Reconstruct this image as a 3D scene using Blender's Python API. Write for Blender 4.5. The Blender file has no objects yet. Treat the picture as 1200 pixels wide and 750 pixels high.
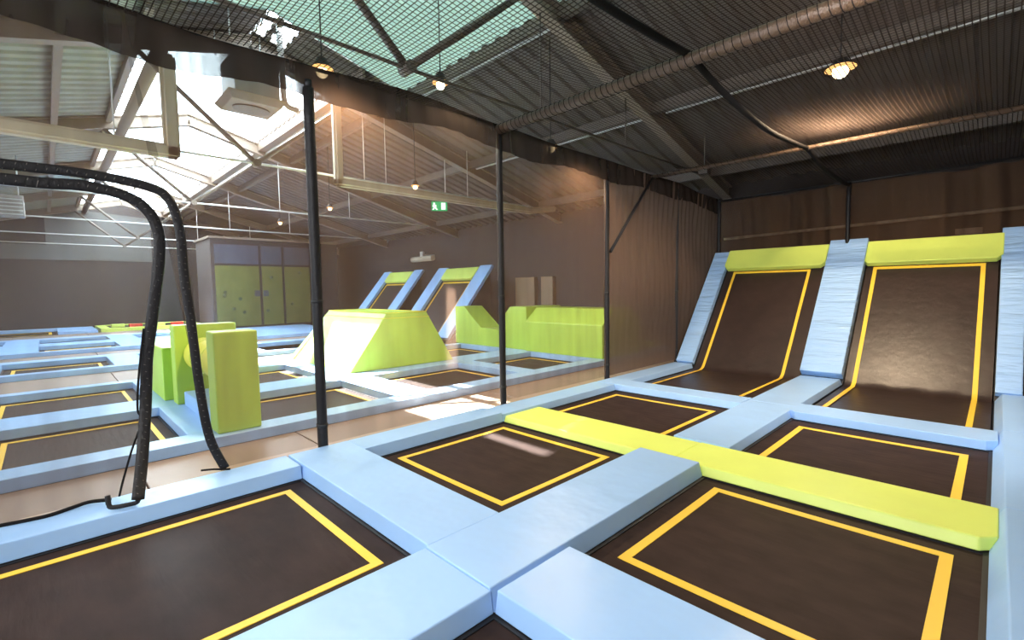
import bpy, bmesh, math, random
from mathutils import Vector, Matrix
random.seed(7)
S = bpy.context.scene
COL = S.collection

# ------------------------------------------------------------------ materials
def new_mat(name):
    m = bpy.data.materials.new(name); m.use_nodes = True
    nt = m.node_tree; nt.nodes.clear()
    out = nt.nodes.new('ShaderNodeOutputMaterial')
    return m, nt, out

def principled(name, col, rough=0.5, metal=0.0, bump=None, var=None, spec=0.5, sheen=0.0):
    """bump=(scale, strength, stretch xyz), var=(scale, amount, stretch)"""
    m, nt, out = new_mat(name)
    b = nt.nodes.new('ShaderNodeBsdfPrincipled')
    b.inputs['Base Color'].default_value = (*col, 1)
    b.inputs['Roughness'].default_value = rough
    b.inputs['Metallic'].default_value = metal
    b.inputs['Specular IOR Level'].default_value = spec
    nt.links.new(b.outputs[0], out.inputs['Surface'])
    geo = nt.nodes.new('ShaderNodeNewGeometry')
    if bump:
        mp = nt.nodes.new('ShaderNodeMapping'); mp.inputs['Scale'].default_value = bump[2]
        nt.links.new(geo.outputs['Position'], mp.inputs['Vector'])
        n = nt.nodes.new('ShaderNodeTexNoise'); n.inputs['Scale'].default_value = bump[0]
        n.inputs['Detail'].default_value = 3
        nt.links.new(mp.outputs[0], n.inputs['Vector'])
        bp = nt.nodes.new('ShaderNodeBump'); bp.inputs['Strength'].default_value = bump[1]
        bp.inputs['Distance'].default_value = bump[3] if len(bump) > 3 else 0.02
        nt.links.new(n.outputs['Fac'], bp.inputs['Height'])
        nt.links.new(bp.outputs[0], b.inputs['Normal'])
    if var:
        mp = nt.nodes.new('ShaderNodeMapping'); mp.inputs['Scale'].default_value = var[2]
        nt.links.new(geo.outputs['Position'], mp.inputs['Vector'])
        n = nt.nodes.new('ShaderNodeTexNoise'); n.inputs['Scale'].default_value = var[0]
        n.inputs['Detail'].default_value = 4
        nt.links.new(mp.outputs[0], n.inputs['Vector'])
        r = nt.nodes.new('ShaderNodeMapRange')
        r.inputs[1].default_value = 0.3; r.inputs[2].default_value = 0.7
        r.inputs[3].default_value = 1 - var[1]; r.inputs[4].default_value = 1 + var[1]
        nt.links.new(n.outputs['Fac'], r.inputs[0])
        mx = nt.nodes.new('ShaderNodeVectorMath'); mx.operation = 'SCALE'
        mx.inputs[0].default_value = col
        nt.links.new(r.outputs[0], mx.inputs['Scale'])
        nt.links.new(mx.outputs[0], b.inputs['Base Color'])
    return m

def net_mat(name, col, fac, cell=None, width=0.12, fold=0.0, plane='xy', base=0.0):
    """see-through netting: part of the light passes, the threads scatter the rest"""
    m, nt, out = new_mat(name)
    tr = nt.nodes.new('ShaderNodeBsdfTransparent')
    df = nt.nodes.new('ShaderNodeBsdfDiffuse'); df.inputs['Color'].default_value = (*col, 1)
    tl = nt.nodes.new('ShaderNodeBsdfTranslucent'); tl.inputs['Color'].default_value = (*col, 1)
    th = nt.nodes.new('ShaderNodeMixShader'); th.inputs[0].default_value = 0.35
    nt.links.new(df.outputs[0], th.inputs[1]); nt.links.new(tl.outputs[0], th.inputs[2])
    mix = nt.nodes.new('ShaderNodeMixShader')
    nt.links.new(tr.outputs[0], mix.inputs[1]); nt.links.new(th.outputs[0], mix.inputs[2])
    nt.links.new(mix.outputs[0], out.inputs['Surface'])
    mix.inputs[0].default_value = fac
    geo = nt.nodes.new('ShaderNodeNewGeometry')
    if cell:
        sep = nt.nodes.new('ShaderNodeSeparateXYZ'); nt.links.new(geo.outputs['Position'], sep.inputs[0])
        fr = []
        for ax in {'xy': (0, 1), 'yz': (1, 2), 'xz': (0, 2)}[plane]:
            d = nt.nodes.new('ShaderNodeMath'); d.operation = 'DIVIDE'; d.inputs[1].default_value = cell
            nt.links.new(sep.outputs[ax], d.inputs[0])
            f = nt.nodes.new('ShaderNodeMath'); f.operation = 'FRACT'; nt.links.new(d.outputs[0], f.inputs[0])
            l = nt.nodes.new('ShaderNodeMath'); l.operation = 'LESS_THAN'; l.inputs[1].default_value = width
            nt.links.new(f.outputs[0], l.inputs[0]); fr.append(l)
        mxx = nt.nodes.new('ShaderNodeMath'); mxx.operation = 'MAXIMUM'
        nt.links.new(fr[0].outputs[0], mxx.inputs[0]); nt.links.new(fr[1].outputs[0], mxx.inputs[1])
        r = nt.nodes.new('ShaderNodeMapRange'); r.inputs[3].default_value = base; r.inputs[4].default_value = fac
        nt.links.new(mxx.outputs[0], r.inputs[0]); nt.links.new(r.outputs[0], mix.inputs[0])
    elif fold:
        mp = nt.nodes.new('ShaderNodeMapping')
        mp.inputs['Scale'].default_value = (1, 1, 0.12) if plane != 'xy' else (1, 1, 1)
        nt.links.new(geo.outputs['Position'], mp.inputs['Vector'])
        n = nt.nodes.new('ShaderNodeTexNoise'); n.inputs['Scale'].default_value = 6.0; n.inputs['Detail'].default_value = 2
        nt.links.new(mp.outputs[0], n.inputs['Vector'])
        r = nt.nodes.new('ShaderNodeMapRange')
        r.inputs[1].default_value = 0.3; r.inputs[2].default_value = 0.7
        r.inputs[3].default_value = fac - fold; r.inputs[4].default_value = fac + fold
        nt.links.new(n.outputs['Fac'], r.inputs[0]); nt.links.new(r.outputs[0], mix.inputs[0])
    return m

def emit_mat(name, col, st):
    m, nt, out = new_mat(name)
    e = nt.nodes.new('ShaderNodeEmission'); e.inputs[0].default_value = (*col, 1); e.inputs[1].default_value = st
    nt.links.new(e.outputs[0], out.inputs['Surface']); return m

def glass_mat(name, col, haze):
    m, nt, out = new_mat(name)
    tr = nt.nodes.new('ShaderNodeBsdfTransparent'); tr.inputs[0].default_value = (*col, 1)
    tl = nt.nodes.new('ShaderNodeBsdfTranslucent'); tl.inputs[0].default_value = (*col, 1)
    mx = nt.nodes.new('ShaderNodeMixShader'); mx.inputs[0].default_value = haze
    nt.links.new(tr.outputs[0], mx.inputs[1]); nt.links.new(tl.outputs[0], mx.inputs[2])
    nt.links.new(mx.outputs[0], out.inputs['Surface']); return m

M = {}
M['blue'] = principled('blue_vinyl', (0.345, 0.555, 0.885), 0.36, bump=(2.4, 0.45, (1, 1, 1), .04), var=(1.2, 0.05, (1, 1, 1)))
M['blue_wrinkle'] = principled('blue_vinyl_wrinkled', (0.345, 0.555, 0.885), 0.36, bump=(3.2, 1.0, (0.35, .6, 3.4), 0.09))
M['lime'] = principled('lime_vinyl', (0.75, 0.88, 0.18), 0.42, bump=(3.0, 0.3, (1, 1, 1)), var=(1.5, 0.05, (1, 1, 1)))
M['green'] = principled('green_vinyl', (0.44, 0.63, 0.085), 0.45, bump=(2.5, 0.35, (1, 1, 1)), var=(1.5, 0.06, (1, 1, 1)))
M['yellow_foam'] = principled('yellow_vinyl', (0.72, 0.68, 0.06), 0.45, bump=(2.5, 0.25, (1, 1, 1)))
M['bed'] = principled('woven_black_bed', (0.036, 0.022, 0.019), 0.6, bump=(6.0, 0.2, (0.5, 3, 1)), var=(4.0, 0.22, (1, 1.8, 1)), spec=0.08)
M['wall_bed'] = principled('woven_black_wall_bed', (0.033, 0.019, 0.016), 0.40, bump=(7.0, 0.25, (1, 1, 1)), var=(4.0, 0.2, (1, 1, 1)), spec=0.7)
M['tape'] = principled('yellow_tape', (0.95, 0.60, 0.055), 0.5)
M['frame'] = principled('black_steel', (0.012, 0.012, 0.014), 0.5)
M['tube'] = principled('black_padded_tube', (0.017, 0.015, 0.016), 0.5, bump=(40, 0.4, (1, 1, 1)), spec=.3)
M['thread'] = principled('grey_thread', (0.10, 0.085, 0.075), 0.6)
M['rope'] = principled('black_net_rope', (0.014, 0.012, 0.012), 0.8, bump=(60, 0.4, (1, 1, 1)), spec=.1)
M['wraptube'] = principled('net_wrapped_tube', (0.085, 0.050, 0.030), 0.33, bump=(90, 0.7, (1, 0.3, 0.3)))
M['deck'] = principled('brown_deck_vinyl', (0.30, 0.215, 0.165), 0.5, var=(1.5, 0.08, (1, 1, 1)), bump=(3, .2, (1, 1, 1)))
M['subfloor'] = principled('dark_concrete', (0.05, 0.045, 0.045), 0.8, var=(2, .2, (1, 1, 1)))
M['wall_dark'] = principled('dark_brown_curtain_wall', (0.040, 0.029, 0.027), 0.8, var=(0.8, 0.08, (1, 1, .4)))
M['wall_grey'] = principled('grey_sheet_wall', (0.11, 0.105, 0.10), 0.7, var=(1, 0.1, (1, 1, .3)))
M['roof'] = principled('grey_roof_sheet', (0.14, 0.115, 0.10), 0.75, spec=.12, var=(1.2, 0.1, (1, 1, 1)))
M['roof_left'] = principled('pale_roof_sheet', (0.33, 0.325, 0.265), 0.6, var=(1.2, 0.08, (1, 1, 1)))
M['steel'] = principled('painted_grey_steel', (0.24, 0.18, 0.135), 0.5)
M['steel_dark'] = principled('brown_primed_steel', (0.13, 0.10, 0.08), 0.5)
M['white_steel'] = principled('white_painted_steel', (0.75, 0.74, 0.70), 0.4)
M['beige'] = principled('beige_duct', (0.62, 0.50, 0.36), 0.5)
M['galv'] = principled('galvanised_edge', (0.6, 0.6, 0.58), 0.4, 0.3)
M['box'] = principled('grey_unit_casing', (0.36, 0.33, 0.30), 0.6)
M['olive'] = principled('olive_climbing_panel', (0.10, 0.105, 0.024), 0.5, var=(2, .12, (1, 1, 1)))
M['bluegrey'] = principled('blue_grey_panel', (0.05, 0.056, 0.08), 0.5)
M['hold'] = principled('dark_climbing_hold', (0.05, 0.06, 0.03), 0.5)
M['red'] = principled('red_foam', (0.7, 0.05, 0.03), 0.6)
M['exit_green'] = emit_mat('exit_sign_green', (0.03, 0.42, 0.14), 1.2)
M['exit_white'] = emit_mat('exit_sign_white', (0.8, 1.0, 0.85), 1.8)
M['bulb'] = emit_mat('lamp_glow', (1.0, 0.74, 0.40), 9.0)
M['bulb_halo'] = emit_mat('lamp_halo_glow', (1.0, 0.50, 0.16), 1.6)  # orange emission imitating the halo of glare around a bulb
M['bulb_white'] = emit_mat('lamp_glow_pale', (1.0, 0.92, 0.70), 9.0)
M['black'] = principled('matt_black', (0.015, 0.014, 0.014), 0.6)
M['sign'] = principled('tan_plate', (0.30, 0.20, 0.12), 0.5)
M['net'] = net_mat('brown_net', (0.20, 0.122, 0.084), 0.38, fold=0.07, plane='yz')
M['net_flap'] = net_mat('brown_net_flap', (0.17, 0.12, 0.095), 0.45, fold=0.08, plane='yz')
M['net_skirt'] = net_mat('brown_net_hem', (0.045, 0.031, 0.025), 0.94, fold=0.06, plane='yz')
M['net_dense'] = net_mat('dense_brown_net', (0.145, 0.093, 0.068), 0.82, fold=0.04, plane='yz')
M['net_back'] = net_mat('dense_brown_net_back', (0.15, 0.085, 0.05), 0.66, fold=0.08, plane='xz')
M['net_ceiling'] = net_mat('roof_net', (0.05, 0.036, 0.03), 0.95, cell=0.044, width=0.21, base=0.12)
M['glass_clear'] = glass_mat('skylight_glass', (0.90, 0.94, 0.97), 0.10)
M['glass_milky'] = glass_mat('milky_skylight_sheet', (0.80, 0.88, 0.92), 0.97)
M['grp'] = None

def teal_sheet():
    m, nt, out = new_mat('teal_translucent_roof_sheet')
    tl = nt.nodes.new('ShaderNodeBsdfTranslucent'); tl.inputs[0].default_value = (0.095, 0.145, 0.125, 1)
    df = nt.nodes.new('ShaderNodeBsdfDiffuse'); df.inputs[0].default_value = (0.17, 0.23, 0.205, 1)
    mx = nt.nodes.new('ShaderNodeMixShader'); mx.inputs[0].default_value = 0.9
    nt.links.new(tl.outputs[0], mx.inputs[1]); nt.links.new(df.outputs[0], mx.inputs[2])
    nt.links.new(mx.outputs[0], out.inputs['Surface']); return m
M['grp'] = teal_sheet()

# ------------------------------------------------------------------ mesh helpers
def finish(name, bm, mat, parent=None, loc=None, smooth=False):
    me = bpy.data.meshes.new(name); bmesh.ops.recalc_face_normals(bm, faces=bm.faces) if smooth != 'raw' else None
    bm.to_mesh(me); bm.free()
    mats = mat if isinstance(mat, (list, tuple)) else [mat]
    for m_ in mats: me.materials.append(M[m_])
    if smooth is True:
        for p in me.polygons: p.use_smooth = True
    o = bpy.data.objects.new(name, me); COL.objects.link(o)
    if parent: o.parent = parent
    return o

def tag(o, label=None, cat=None, group=None, kind=None):
    if label: o['label'] = label
    if cat: o['category'] = cat
    if group: o['group'] = group
    if kind: o['kind'] = kind
    return o

def thing(name, label, cat, loc, group=None):
    o = bpy.data.objects.new(name, None); COL.objects.link(o); o.location = loc; o.empty_display_size = .2
    return tag(o, label, cat, group)

def P(par, co):          # world coordinates into the parent's space
    v = Vector(co)
    return v - par.location if par is not None else v

def abox(bm, a, b, bevel=0.0, seg=2, mi=0):
    """axis box between corners a and b"""
    x0, y0, z0 = [min(a[i], b[i]) for i in range(3)]; x1, y1, z1 = [max(a[i], b[i]) for i in range(3)]
    vs = [bm.verts.new(c) for c in ((x0,y0,z0),(x1,y0,z0),(x1,y1,z0),(x0,y1,z0),(x0,y0,z1),(x1,y0,z1),(x1,y1,z1),(x0,y1,z1))]
    fs = [bm.faces.new([vs[i] for i in f]) for f in ((3,2,1,0),(4,5,6,7),(0,1,5,4),(1,2,6,5),(2,3,7,6),(3,0,4,7))]
    for f in fs: f.material_index = mi
    if bevel:
        es = list({e for f in fs for e in f.edges})
        bmesh.ops.bevel(bm, geom=es, offset=bevel, segments=seg, profile=0.6, affect='EDGES')

def hexa(bm, pts, bevel=0.0, seg=2, mi=0):
    """8 points: bottom ring (4) then top ring (4)"""
    vs = [bm.verts.new(c) for c in pts]
    fs = [bm.faces.new([vs[i] for i in f]) for f in ((3,2,1,0),(4,5,6,7),(0,1,5,4),(1,2,6,5),(2,3,7,6),(3,0,4,7))]
    for f in fs: f.material_index = mi
    if bevel:
        es = list({e for f in fs for e in f.edges})
        bmesh.ops.bevel(bm, geom=es, offset=bevel, segments=seg, profile=0.6, affect='EDGES')

def prism(bm, poly, h0, h1, axis='z', bevel=0.0, seg=2, mi=0):
    def m(p, h):
        return {'z': (p[0], p[1], h), 'y': (p[0], h, p[1]), 'x': (h, p[0], p[1])}[axis]
    a = [bm.verts.new(m(p, h0)) for p in poly]; b = [bm.verts.new(m(p, h1)) for p in poly]
    n = len(poly); fs = [bm.faces.new(a[::-1]), bm.faces.new(b)]
    for i in range(n): fs.append(bm.faces.new((a[i], a[(i+1) % n], b[(i+1) % n], b[i])))
    for f in fs: f.material_index = mi
    if bevel:
        es = list({e for f in fs for e in f.edges})
        bmesh.ops.bevel(bm, geom=es, offset=bevel, segments=seg, profile=0.6, affect='EDGES')

def tube(bm, pts, r, n=10, mi=0, flat=1.0, caps=True):
    pts = [Vector(p) for p in pts]; rings = []
    up0 = Vector((0, 0, 1))
    for i, p in enumerate(pts):
        d = (pts[min(i+1, len(pts)-1)] - pts[max(i-1, 0)]).normalized()
        up = up0 if abs(d.dot(up0)) < .95 else Vector((1, 0, 0))
        s = d.cross(up).normalized(); t = s.cross(d).normalized()
        rr = r[i] if isinstance(r, (list, tuple)) else r
        rings.append([bm.verts.new(p + s*math.cos(2*math.pi*k/n)*rr*flat + t*math.sin(2*math.pi*k/n)*rr) for k in range(n)])
    for a, b in zip(rings, rings[1:]):
        for k in range(n):
            f = bm.faces.new((a[k], a[(k+1) % n], b[(k+1) % n], b[k])); f.material_index = mi; f.smooth = True
    if caps:
        bm.faces.new(rings[0][::-1]).material_index = mi; bm.faces.new(rings[-1]).material_index = mi

def bar(bm, p, q, w, h, up=(0, 0, 1), mi=0):
    p, q = Vector(p), Vector(q); d = (q-p).normalized(); up = Vector(up)
    s = d.cross(up).normalized(); t = s.cross(d).normalized()
    c = [(-1,-1),(1,-1),(1,1),(-1,1)]
    hexa(bm, [p + s*a*w/2 + t*b*h/2 for a, b in c] + [q + s*a*w/2 + t*b*h/2 for a, b in c], mi=mi)

def spline(pts, n=6):
    P_ = [Vector(p) for p in pts]; out = []
    for i in range(len(P_)-1):
        p0, p1, p2, p3 = P_[max(i-1, 0)], P_[i], P_[i+1], P_[min(i+2, len(P_)-1)]
        for k in range(n):
            t = k/n
            out.append(0.5*((2*p1)+(-p0+p2)*t+(2*p0-5*p1+4*p2-p3)*t*t+(-p0+3*p1-3*p2+p3)*t**3))
    out.append(P_[-1]); return out

T = 0.115           # top of the pads above the jumping beds
FL = -0.25          # hall floor
RA = math.radians(50.3)   # slope of the wall trampolines
KY = 9.0            # where they leave the ground
def slope(x, s, n=0.0):   # point on the sloping bed: s up the slope, n off it
    return Vector((x, KY + s*math.cos(RA) - n*math.sin(RA), s*math.sin(RA) + n*math.cos(RA)))

# ------------------------------------------------------------------ pads
def pad(label, x0, x1, y0, y1, z0=0.0, z1=T, mat='blue', group=None, chamfer=None, inset=(0, 0, 0, 0), bev=0.008, slant=0.0):
    """safety pad; inset = how far the top edge leans in on -x +x -y +y"""
    bm = bmesh.new()
    g = 0.001
    x0 += g; x1 -= g; y0 += g; y1 -= g
    if chamfer:
        c = chamfer; poly = []
        poly += [(x0 + (c if 'a' in c_ else 0), y0) for c_ in [''] ] if False else []
        poly = [(x0, y0), (x1 - 0.08, y0), (x1, y0 + 0.085), (x1, y1), (x0, y1)]
        if chamfer == 'both': poly = [(x0 + .07, y0), (x1 - .08, y0), (x1, y0 + .085), (x1, y1), (x0, y1), (x0, y0 + .07)]
        prism(bm, poly, z0, z1, 'z')
        for v in bm.verts:
            if v.co.z > z1-.001 and v.co.y < y0+.09: v.co.y += slant
        bmesh.ops.bevel(bm, geom=list(bm.edges), offset=bev, segments=3, profile=.6, affect='EDGES')
    else:
        ia, ib, ic, id_ = inset
        hexa(bm, [(x0,y0,z0),(x1,y0,z0),(x1,y1,z0),(x0,y1,z0),(x0+ia,y0+ic,z1),(x1-ib,y0+ic,z1),(x1-ib,y1-id_,z1),(x0+ia,y1-id_,z1)], bev, 3)
    cx, cy = (x0+x1)/2, (y0+y1)/2
    bmesh.ops.translate(bm, verts=bm.verts, vec=(-cx, -cy, -z0))
    o = finish('safety_pad', bm, mat); o.location = (cx, cy, z0)
    for p in o.data.polygons: p.use_smooth = False
    return tag(o, label, 'pad', group)

def ramp_pad(label, x0, x1, s0, s1, mat='blue_wrinkle', n0=0.0, n1=0.11, chamfer=False, notch=False, lift=0.0):
    bm = bmesh.new()
    if chamfer:
        poly = [(x0+.07, s0), (x1-.07, s0), (x1, s0+.08), (x1, s1), (x0, s1), (x0, s0+.08)]
    elif notch:
        m = (x0+x1)/2 - .03
        poly = [(x0, s0), (x1, s0), (x1, s1), (m+.035, s1), (m+.035, s1-.12), (m-.035, s1-.12), (m-.035, s1), (x0, s1)]
    else:
        poly = [(x0, s0), (x1, s0), (x1, s1), (x0, s1)]
    prism(bm, poly, n0, n1, 'z', 0.014, 3)
    base = slope((x0+x1)/2, s0, n0)
    for v in bm.verts: v.co = slope(v.co.x, v.co.y, v.co.z) - base
    o = finish('ramp_pad', bm, mat); o.location = base
    return tag(o, label, 'pad', None)

# ------------------------------------------------------------------ trampolines
def ring(bm, x0, x1, y0, y1, w, z0, z1, mi=0):
    abox(bm, (x0, y0, z0), (x1, y0+w, z1), mi=mi); abox(bm, (x0, y1-w, z0), (x1, y1, z1), mi=mi)
    abox(bm, (x0, y0+w, z0), (x0+w, y1-w, z1), mi=mi); abox(bm, (x1-w, y0+w, z0), (x1, y1-w, z1), mi=mi)

def bed_mesh(x0, x1, y0, y1, z=0.0, nx=18, ny=18, sag=0.012):
    bm = bmesh.new(); g = []
    for j in range(ny+1):
        row = []
        for i in range(nx+1):
            u, v = i/nx, j/ny
            row.append(bm.verts.new((x0+(x1-x0)*u, y0+(y1-y0)*v, z - sag*16*u*(1-u)*v*(1-v))))
        g.append(row)
    for j in range(ny):
        for i in range(nx): bm.faces.new((g[j][i], g[j][i+1], g[j+1][i+1], g[j+1][i]))
    return bm

def tape_strip(bm, pts2, w, z=0.004):
    """mitred closed loop of flat tape"""
    x0, x1, y0, y1 = pts2
    o = [(x0,y0),(x1,y0),(x1,y1),(x0,y1)]; i_ = [(x0+w,y0+w),(x1-w,y0+w),(x1-w,y1-w),(x0+w,y1-w)]
    sag = []
    for k in range(4):
        a, b, c, d = o[k], o[(k+1) % 4], i_[(k+1) % 4], i_[k]
        N = 12
        for q in range(N):
            t0, t1 = q/N, (q+1)/N
            f = lambda p, r_, t: (p[0]+(r_[0]-p[0])*t, p[1]+(r_[1]-p[1])*t)
            sag.append([f(a, b, t0), f(a, b, t1), f(d, c, t1), f(d, c, t0)])
    return sag

def trampoline(label, x0, x1, y0, y1, tape=None, w=0.055, gap=0.016, group=None):
    t = thing('trampoline', label, 'trampoline', ((x0+x1)/2, (y0+y1)/2, FL), group)
    L = t.location
    bm = bmesh.new(); ring(bm, x0-.03-L.x, x1+.03-L.x, y0-.03-L.y, y1+.03-L.y, .05, 0, -FL-.004)
    finish('frame', bm, 'frame', t)
    bx0, bx1, by0, by1 = x0+gap, x1-gap, y0+gap, y1-gap
    bm = bed_mesh(bx0-L.x, bx1-L.x, by0-L.y, by1-L.y, -FL-.012)
    finish('jumping_bed', bm, 'bed', t, smooth=True)
    if tape is not False:
        tx0, tx1, ty0, ty1 = tape or (x0+.13, x1-.13, y0+.16, y1-.14)
        bm = bmesh.new()
        for quad in tape_strip(bm, (tx0, tx1, ty0, ty1), w):
            vs = []
            for (x, y) in quad:
                u = (x-bx0)/(bx1-bx0); v = (y-by0)/(by1-by0)
                vs.append(bm.verts.new((x-L.x, y-L.y, -FL-.012 - .012*16*u*(1-u)*v*(1-v) + .005)))
            bm.faces.new(vs)
        r = bmesh.ops.extrude_face_region(bm, geom=list(bm.faces))
        bmesh.ops.translate(bm, verts=[v for v in r['geom'] if isinstance(v, bmesh.types.BMVert)], vec=(0, 0, -.004))
        finish('marking_tape', bm, 'tape', t)
    return t

def wall_trampoline(label, x0, x1, y0, tx0, tx1, s_top=2.72, s_tape=2.46, w=.055):
    """flat bed in front running into a steep bed behind"""
    t = thing('wall_trampoline', label, 'trampoline', ((x0+x1)/2, (y0+KY)/2, FL))
    L = t.location
    # sections along the profile (y, z): flat, small radius, slope
    def prof(d):      # d along profile, 0 at the kink
        if d < -.12: return Vector((0, KY + d, 0))
        if d > .12: return slope(0, d)
        a = Vector((0, KY-.12, 0)); b = Vector((0, KY, 0)); c = slope(0, .12); q = (d+.12)/.24
        return a*(1-q)**2 + b*2*q*(1-q) + c*q*q
    def nrm(d):
        e = (prof(d+.01)-prof(d-.01)).normalized(); return Vector((0, -e.z, e.y))
    d0, d1 = y0 + .016 - KY, s_top
    ds = [d0 + (-.12-d0)*i/10 for i in range(11)] + [-.08, -.04, 0, .04, .08] + [.12+(d1-.12)*i/16 for i in range(17)]
    bm = bmesh.new(); rows = []
    for d in ds:
        p = prof(d) + nrm(d)*0.0; row = []
        for i in range(15):
            u = i/14; x = x0+.018+(x1-x0-.036)*u
            puck = 0.012*math.sin(u*26+1.3)*math.exp(-(d/.09)**2)*(1 if 0 < i < 14 else 0)
            c = p + nrm(d)*puck; row.append(bm.verts.new((x-L.x, c.y-L.y, c.z-L.z-.012)))
        rows.append(row)
    for a, b in zip(rows, rows[1:]):
        for i in range(14): bm.faces.new((a[i], a[i+1], b[i+1], b[i]))
    finish('jumping_bed', bm, 'wall_bed', t, smooth=True)
    # tape: two long stripes and one across the top
    bm = bmesh.new()
    dd = [d for d in ds if d <= s_tape-w] + [s_tape-w]
    for xa in (tx0, tx1-w):
        last = None
        for d in dd:
            c = prof(d) + nrm(d)*.004
            cur = [bm.verts.new((xa-L.x, c.y-L.y, c.z-L.z)), bm.verts.new((xa+w-L.x, c.y-L.y, c.z-L.z))]
            if last: bm.faces.new((last[0], last[1], cur[1], cur[0]))
            last = cur
    vs = []
    for x, d in ((tx0, s_tape-w), (tx1, s_tape-w), (tx1, s_tape), (tx0, s_tape)):
        c = prof(d) + nrm(d)*.004; vs.append(bm.verts.new((x-L.x, c.y-L.y, c.z-L.z)))
    bm.faces.new(vs)
    # thickness
    r = bmesh.ops.extrude_face_region(bm, geom=list(bm.faces))
    bmesh.ops.translate(bm, verts=[v for v in r['geom'] if isinstance(v, bmesh.types.BMVert)], vec=(0, .003, -.003))
    finish('marking_tape', bm, 'tape', t)
    bm = bmesh.new()
    for xa in (x0-.02, x1+.02):
        bar(bm, slope(xa, 0, -.02)-L, slope(xa, 2.98, -.02)-L, .05, .05, up=(1, 0, 0))
        bar(bm, Vector((xa, slope(0, 2.9).y, FL))-L, slope(xa, 2.9, -.02)-L, .05, .05, up=(1, 0, 0))
        bar(bm, Vector((xa, slope(0, 1.5).y, FL))-L, slope(xa, 1.5, -.02)-L, .05, .05, up=(1, 0, 0))
        bar(bm, Vector((xa, y0, -.03))-L, Vector((xa, KY, -.03))-L, .05, .05)
        bar(bm, Vector((xa, KY, FL))-L, Vector((xa, KY, -.03))-L, .05, .05, up=(1, 0, 0))
        bar(bm, Vector((xa, y0+.03, FL))-L, Vector((xa, y0+.03, -.03))-L, .05, .05, up=(1, 0, 0))
    bar(bm, slope(x0-.02, 2.95, -.02)-L, slope(x1+.02, 2.95, -.02)-L, .05, .05)
    bar(bm, Vector((x0, y0, -.03))-L, Vector((x1, y0, -.03))-L, .05, .05)
    finish('frame', bm, 'frame', t)
    return t

# ================================================================== HALL SHELL
X0, X1, Y0, Y1 = -31.5, 7.0, -6.0, 11.9
RY, RZ, SL = 3.0, 6.38, 0.268
def roof_z(y): return RZ - SL*abs(y-RY)
def struct(name, bm, mat, **k): return tag(finish(name, bm, mat, **k), kind='structure')

bm = bmesh.new(); abox(bm, (X0-.2, Y0-.2, FL-.1), (X1+.2, Y1+.2, FL)); struct('floor', bm, 'subfloor')
bm = bmesh.new(); abox(bm, (X0-.2, Y1, FL), (X1+.2, Y1+.15, 4.2)); struct('wall_back', bm, 'wall_dark')
bm = bmesh.new()
def gable(xa, xb, z0, mi): prism(bm, [(Y0, z0), (Y1, z0), (Y1, max(z0, roof_z(Y1))), (RY, RZ), (Y0, max(z0, roof_z(Y0)))] if z0 < 3 else [(Y0, z0), (Y1, z0), (RY, RZ)], xa, xb, 'x', mi=mi)
gable(X0-.15, X0, FL, 0)
abox(bm, (X0, Y0, 3.35), (X0+.03, 4.2, 4.05), mi=1)
prism(bm, [(.2, 3.9), (4.2, 3.9), (4.2, 5.6), (1.2, 5.8), (.2, 5.5)], X0, X0+.04, 'x', mi=1)
struct('wall_left', bm, ['wall_dark', 'wall_grey'])
bm = bmesh.new(); gable(X1, X1+.15, FL, 0); struct('wall_right', bm, 'wall_dark')
# front wall (behind the camera) with three tall windows
WN = [(-20.5, -14.5), (-11.5, -4.5), (-2.5, 5.0)]; WZ0, WZ1 = 2.4, 3.4
bm = bmesh.new(); prevx = X0-.2
for a, b in WN:
    abox(bm, (prevx, Y0-.15, FL), (a, Y0, 4.2)); abox(bm, (a, Y0-.15, FL), (b, Y0, WZ0)); abox(bm, (a, Y0-.15, WZ1), (b, Y0, 4.2)); prevx = b
abox(bm, (prevx, Y0-.15, FL), (X1+.2, Y0, 4.2)); struct('wall_front', bm, 'wall_dark')
for i, (a, b) in enumerate(WN):
    bm = bmesh.new()
    for k in range(5):
        x = a + (b-a)*k/4; abox(bm, (x-.03, Y0-.12, WZ0), (x+.03, Y0-.05, WZ1))
    for z in (WZ0, WZ1-.06): abox(bm, (a, Y0-.12, z), (b, Y0-.05, z+.06))
    w = struct('window_%d' % (i+1), bm, 'steel')
    bm = bmesh.new(); abox(bm, (a, Y0-.09, WZ0), (b, Y0-.085, WZ1)); finish('pane', bm, 'glass_clear', w)

# roof: corrugated sheets
def corrugated(bm, xa, xb, ya, yb, mi=0, per=0.333, dep=0.045, zoff=0.0):
    n = int(round((xb-xa)/per)); per = (xb-xa)/n
    prof = [(0, 0), (.38, 0), (.5, 1), (.88, 1)]
    xs = []
    for k in range(n):
        for u, h in prof: xs.append((xa+(k+u)*per, h*dep))
    xs.append((xb, 0))
    za, zb = roof_z(ya)+zoff, roof_z(yb)+zoff
    A = [bm.verts.new((x, ya, za+h)) for x, h in xs]; B = [bm.verts.new((x, yb, zb+h)) for x, h in xs]
    for i in range(len(xs)-1): bm.faces.new((A[i], A[i+1], B[i+1], B[i])).material_index = mi
GXE = -10.0
SKX = -8.8                       # near end of the ridge skylight
GY0, GY1 = 1.45, 4.66            # its glazed width
bm = bmesh.new()
corrugated(bm, X0-.2, SKX, GY1-.02, Y1+.3, 0)
corrugated(bm, SKX, X1+.2, 5.56, Y1+.3, 0)
corrugated(bm, SKX, X1+.2, RY, 5.56, 1)
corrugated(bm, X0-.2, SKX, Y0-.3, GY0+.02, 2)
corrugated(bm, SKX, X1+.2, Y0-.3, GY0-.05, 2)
corrugated(bm, SKX, X1+.2, GY0-.05, RY, 1)
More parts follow.
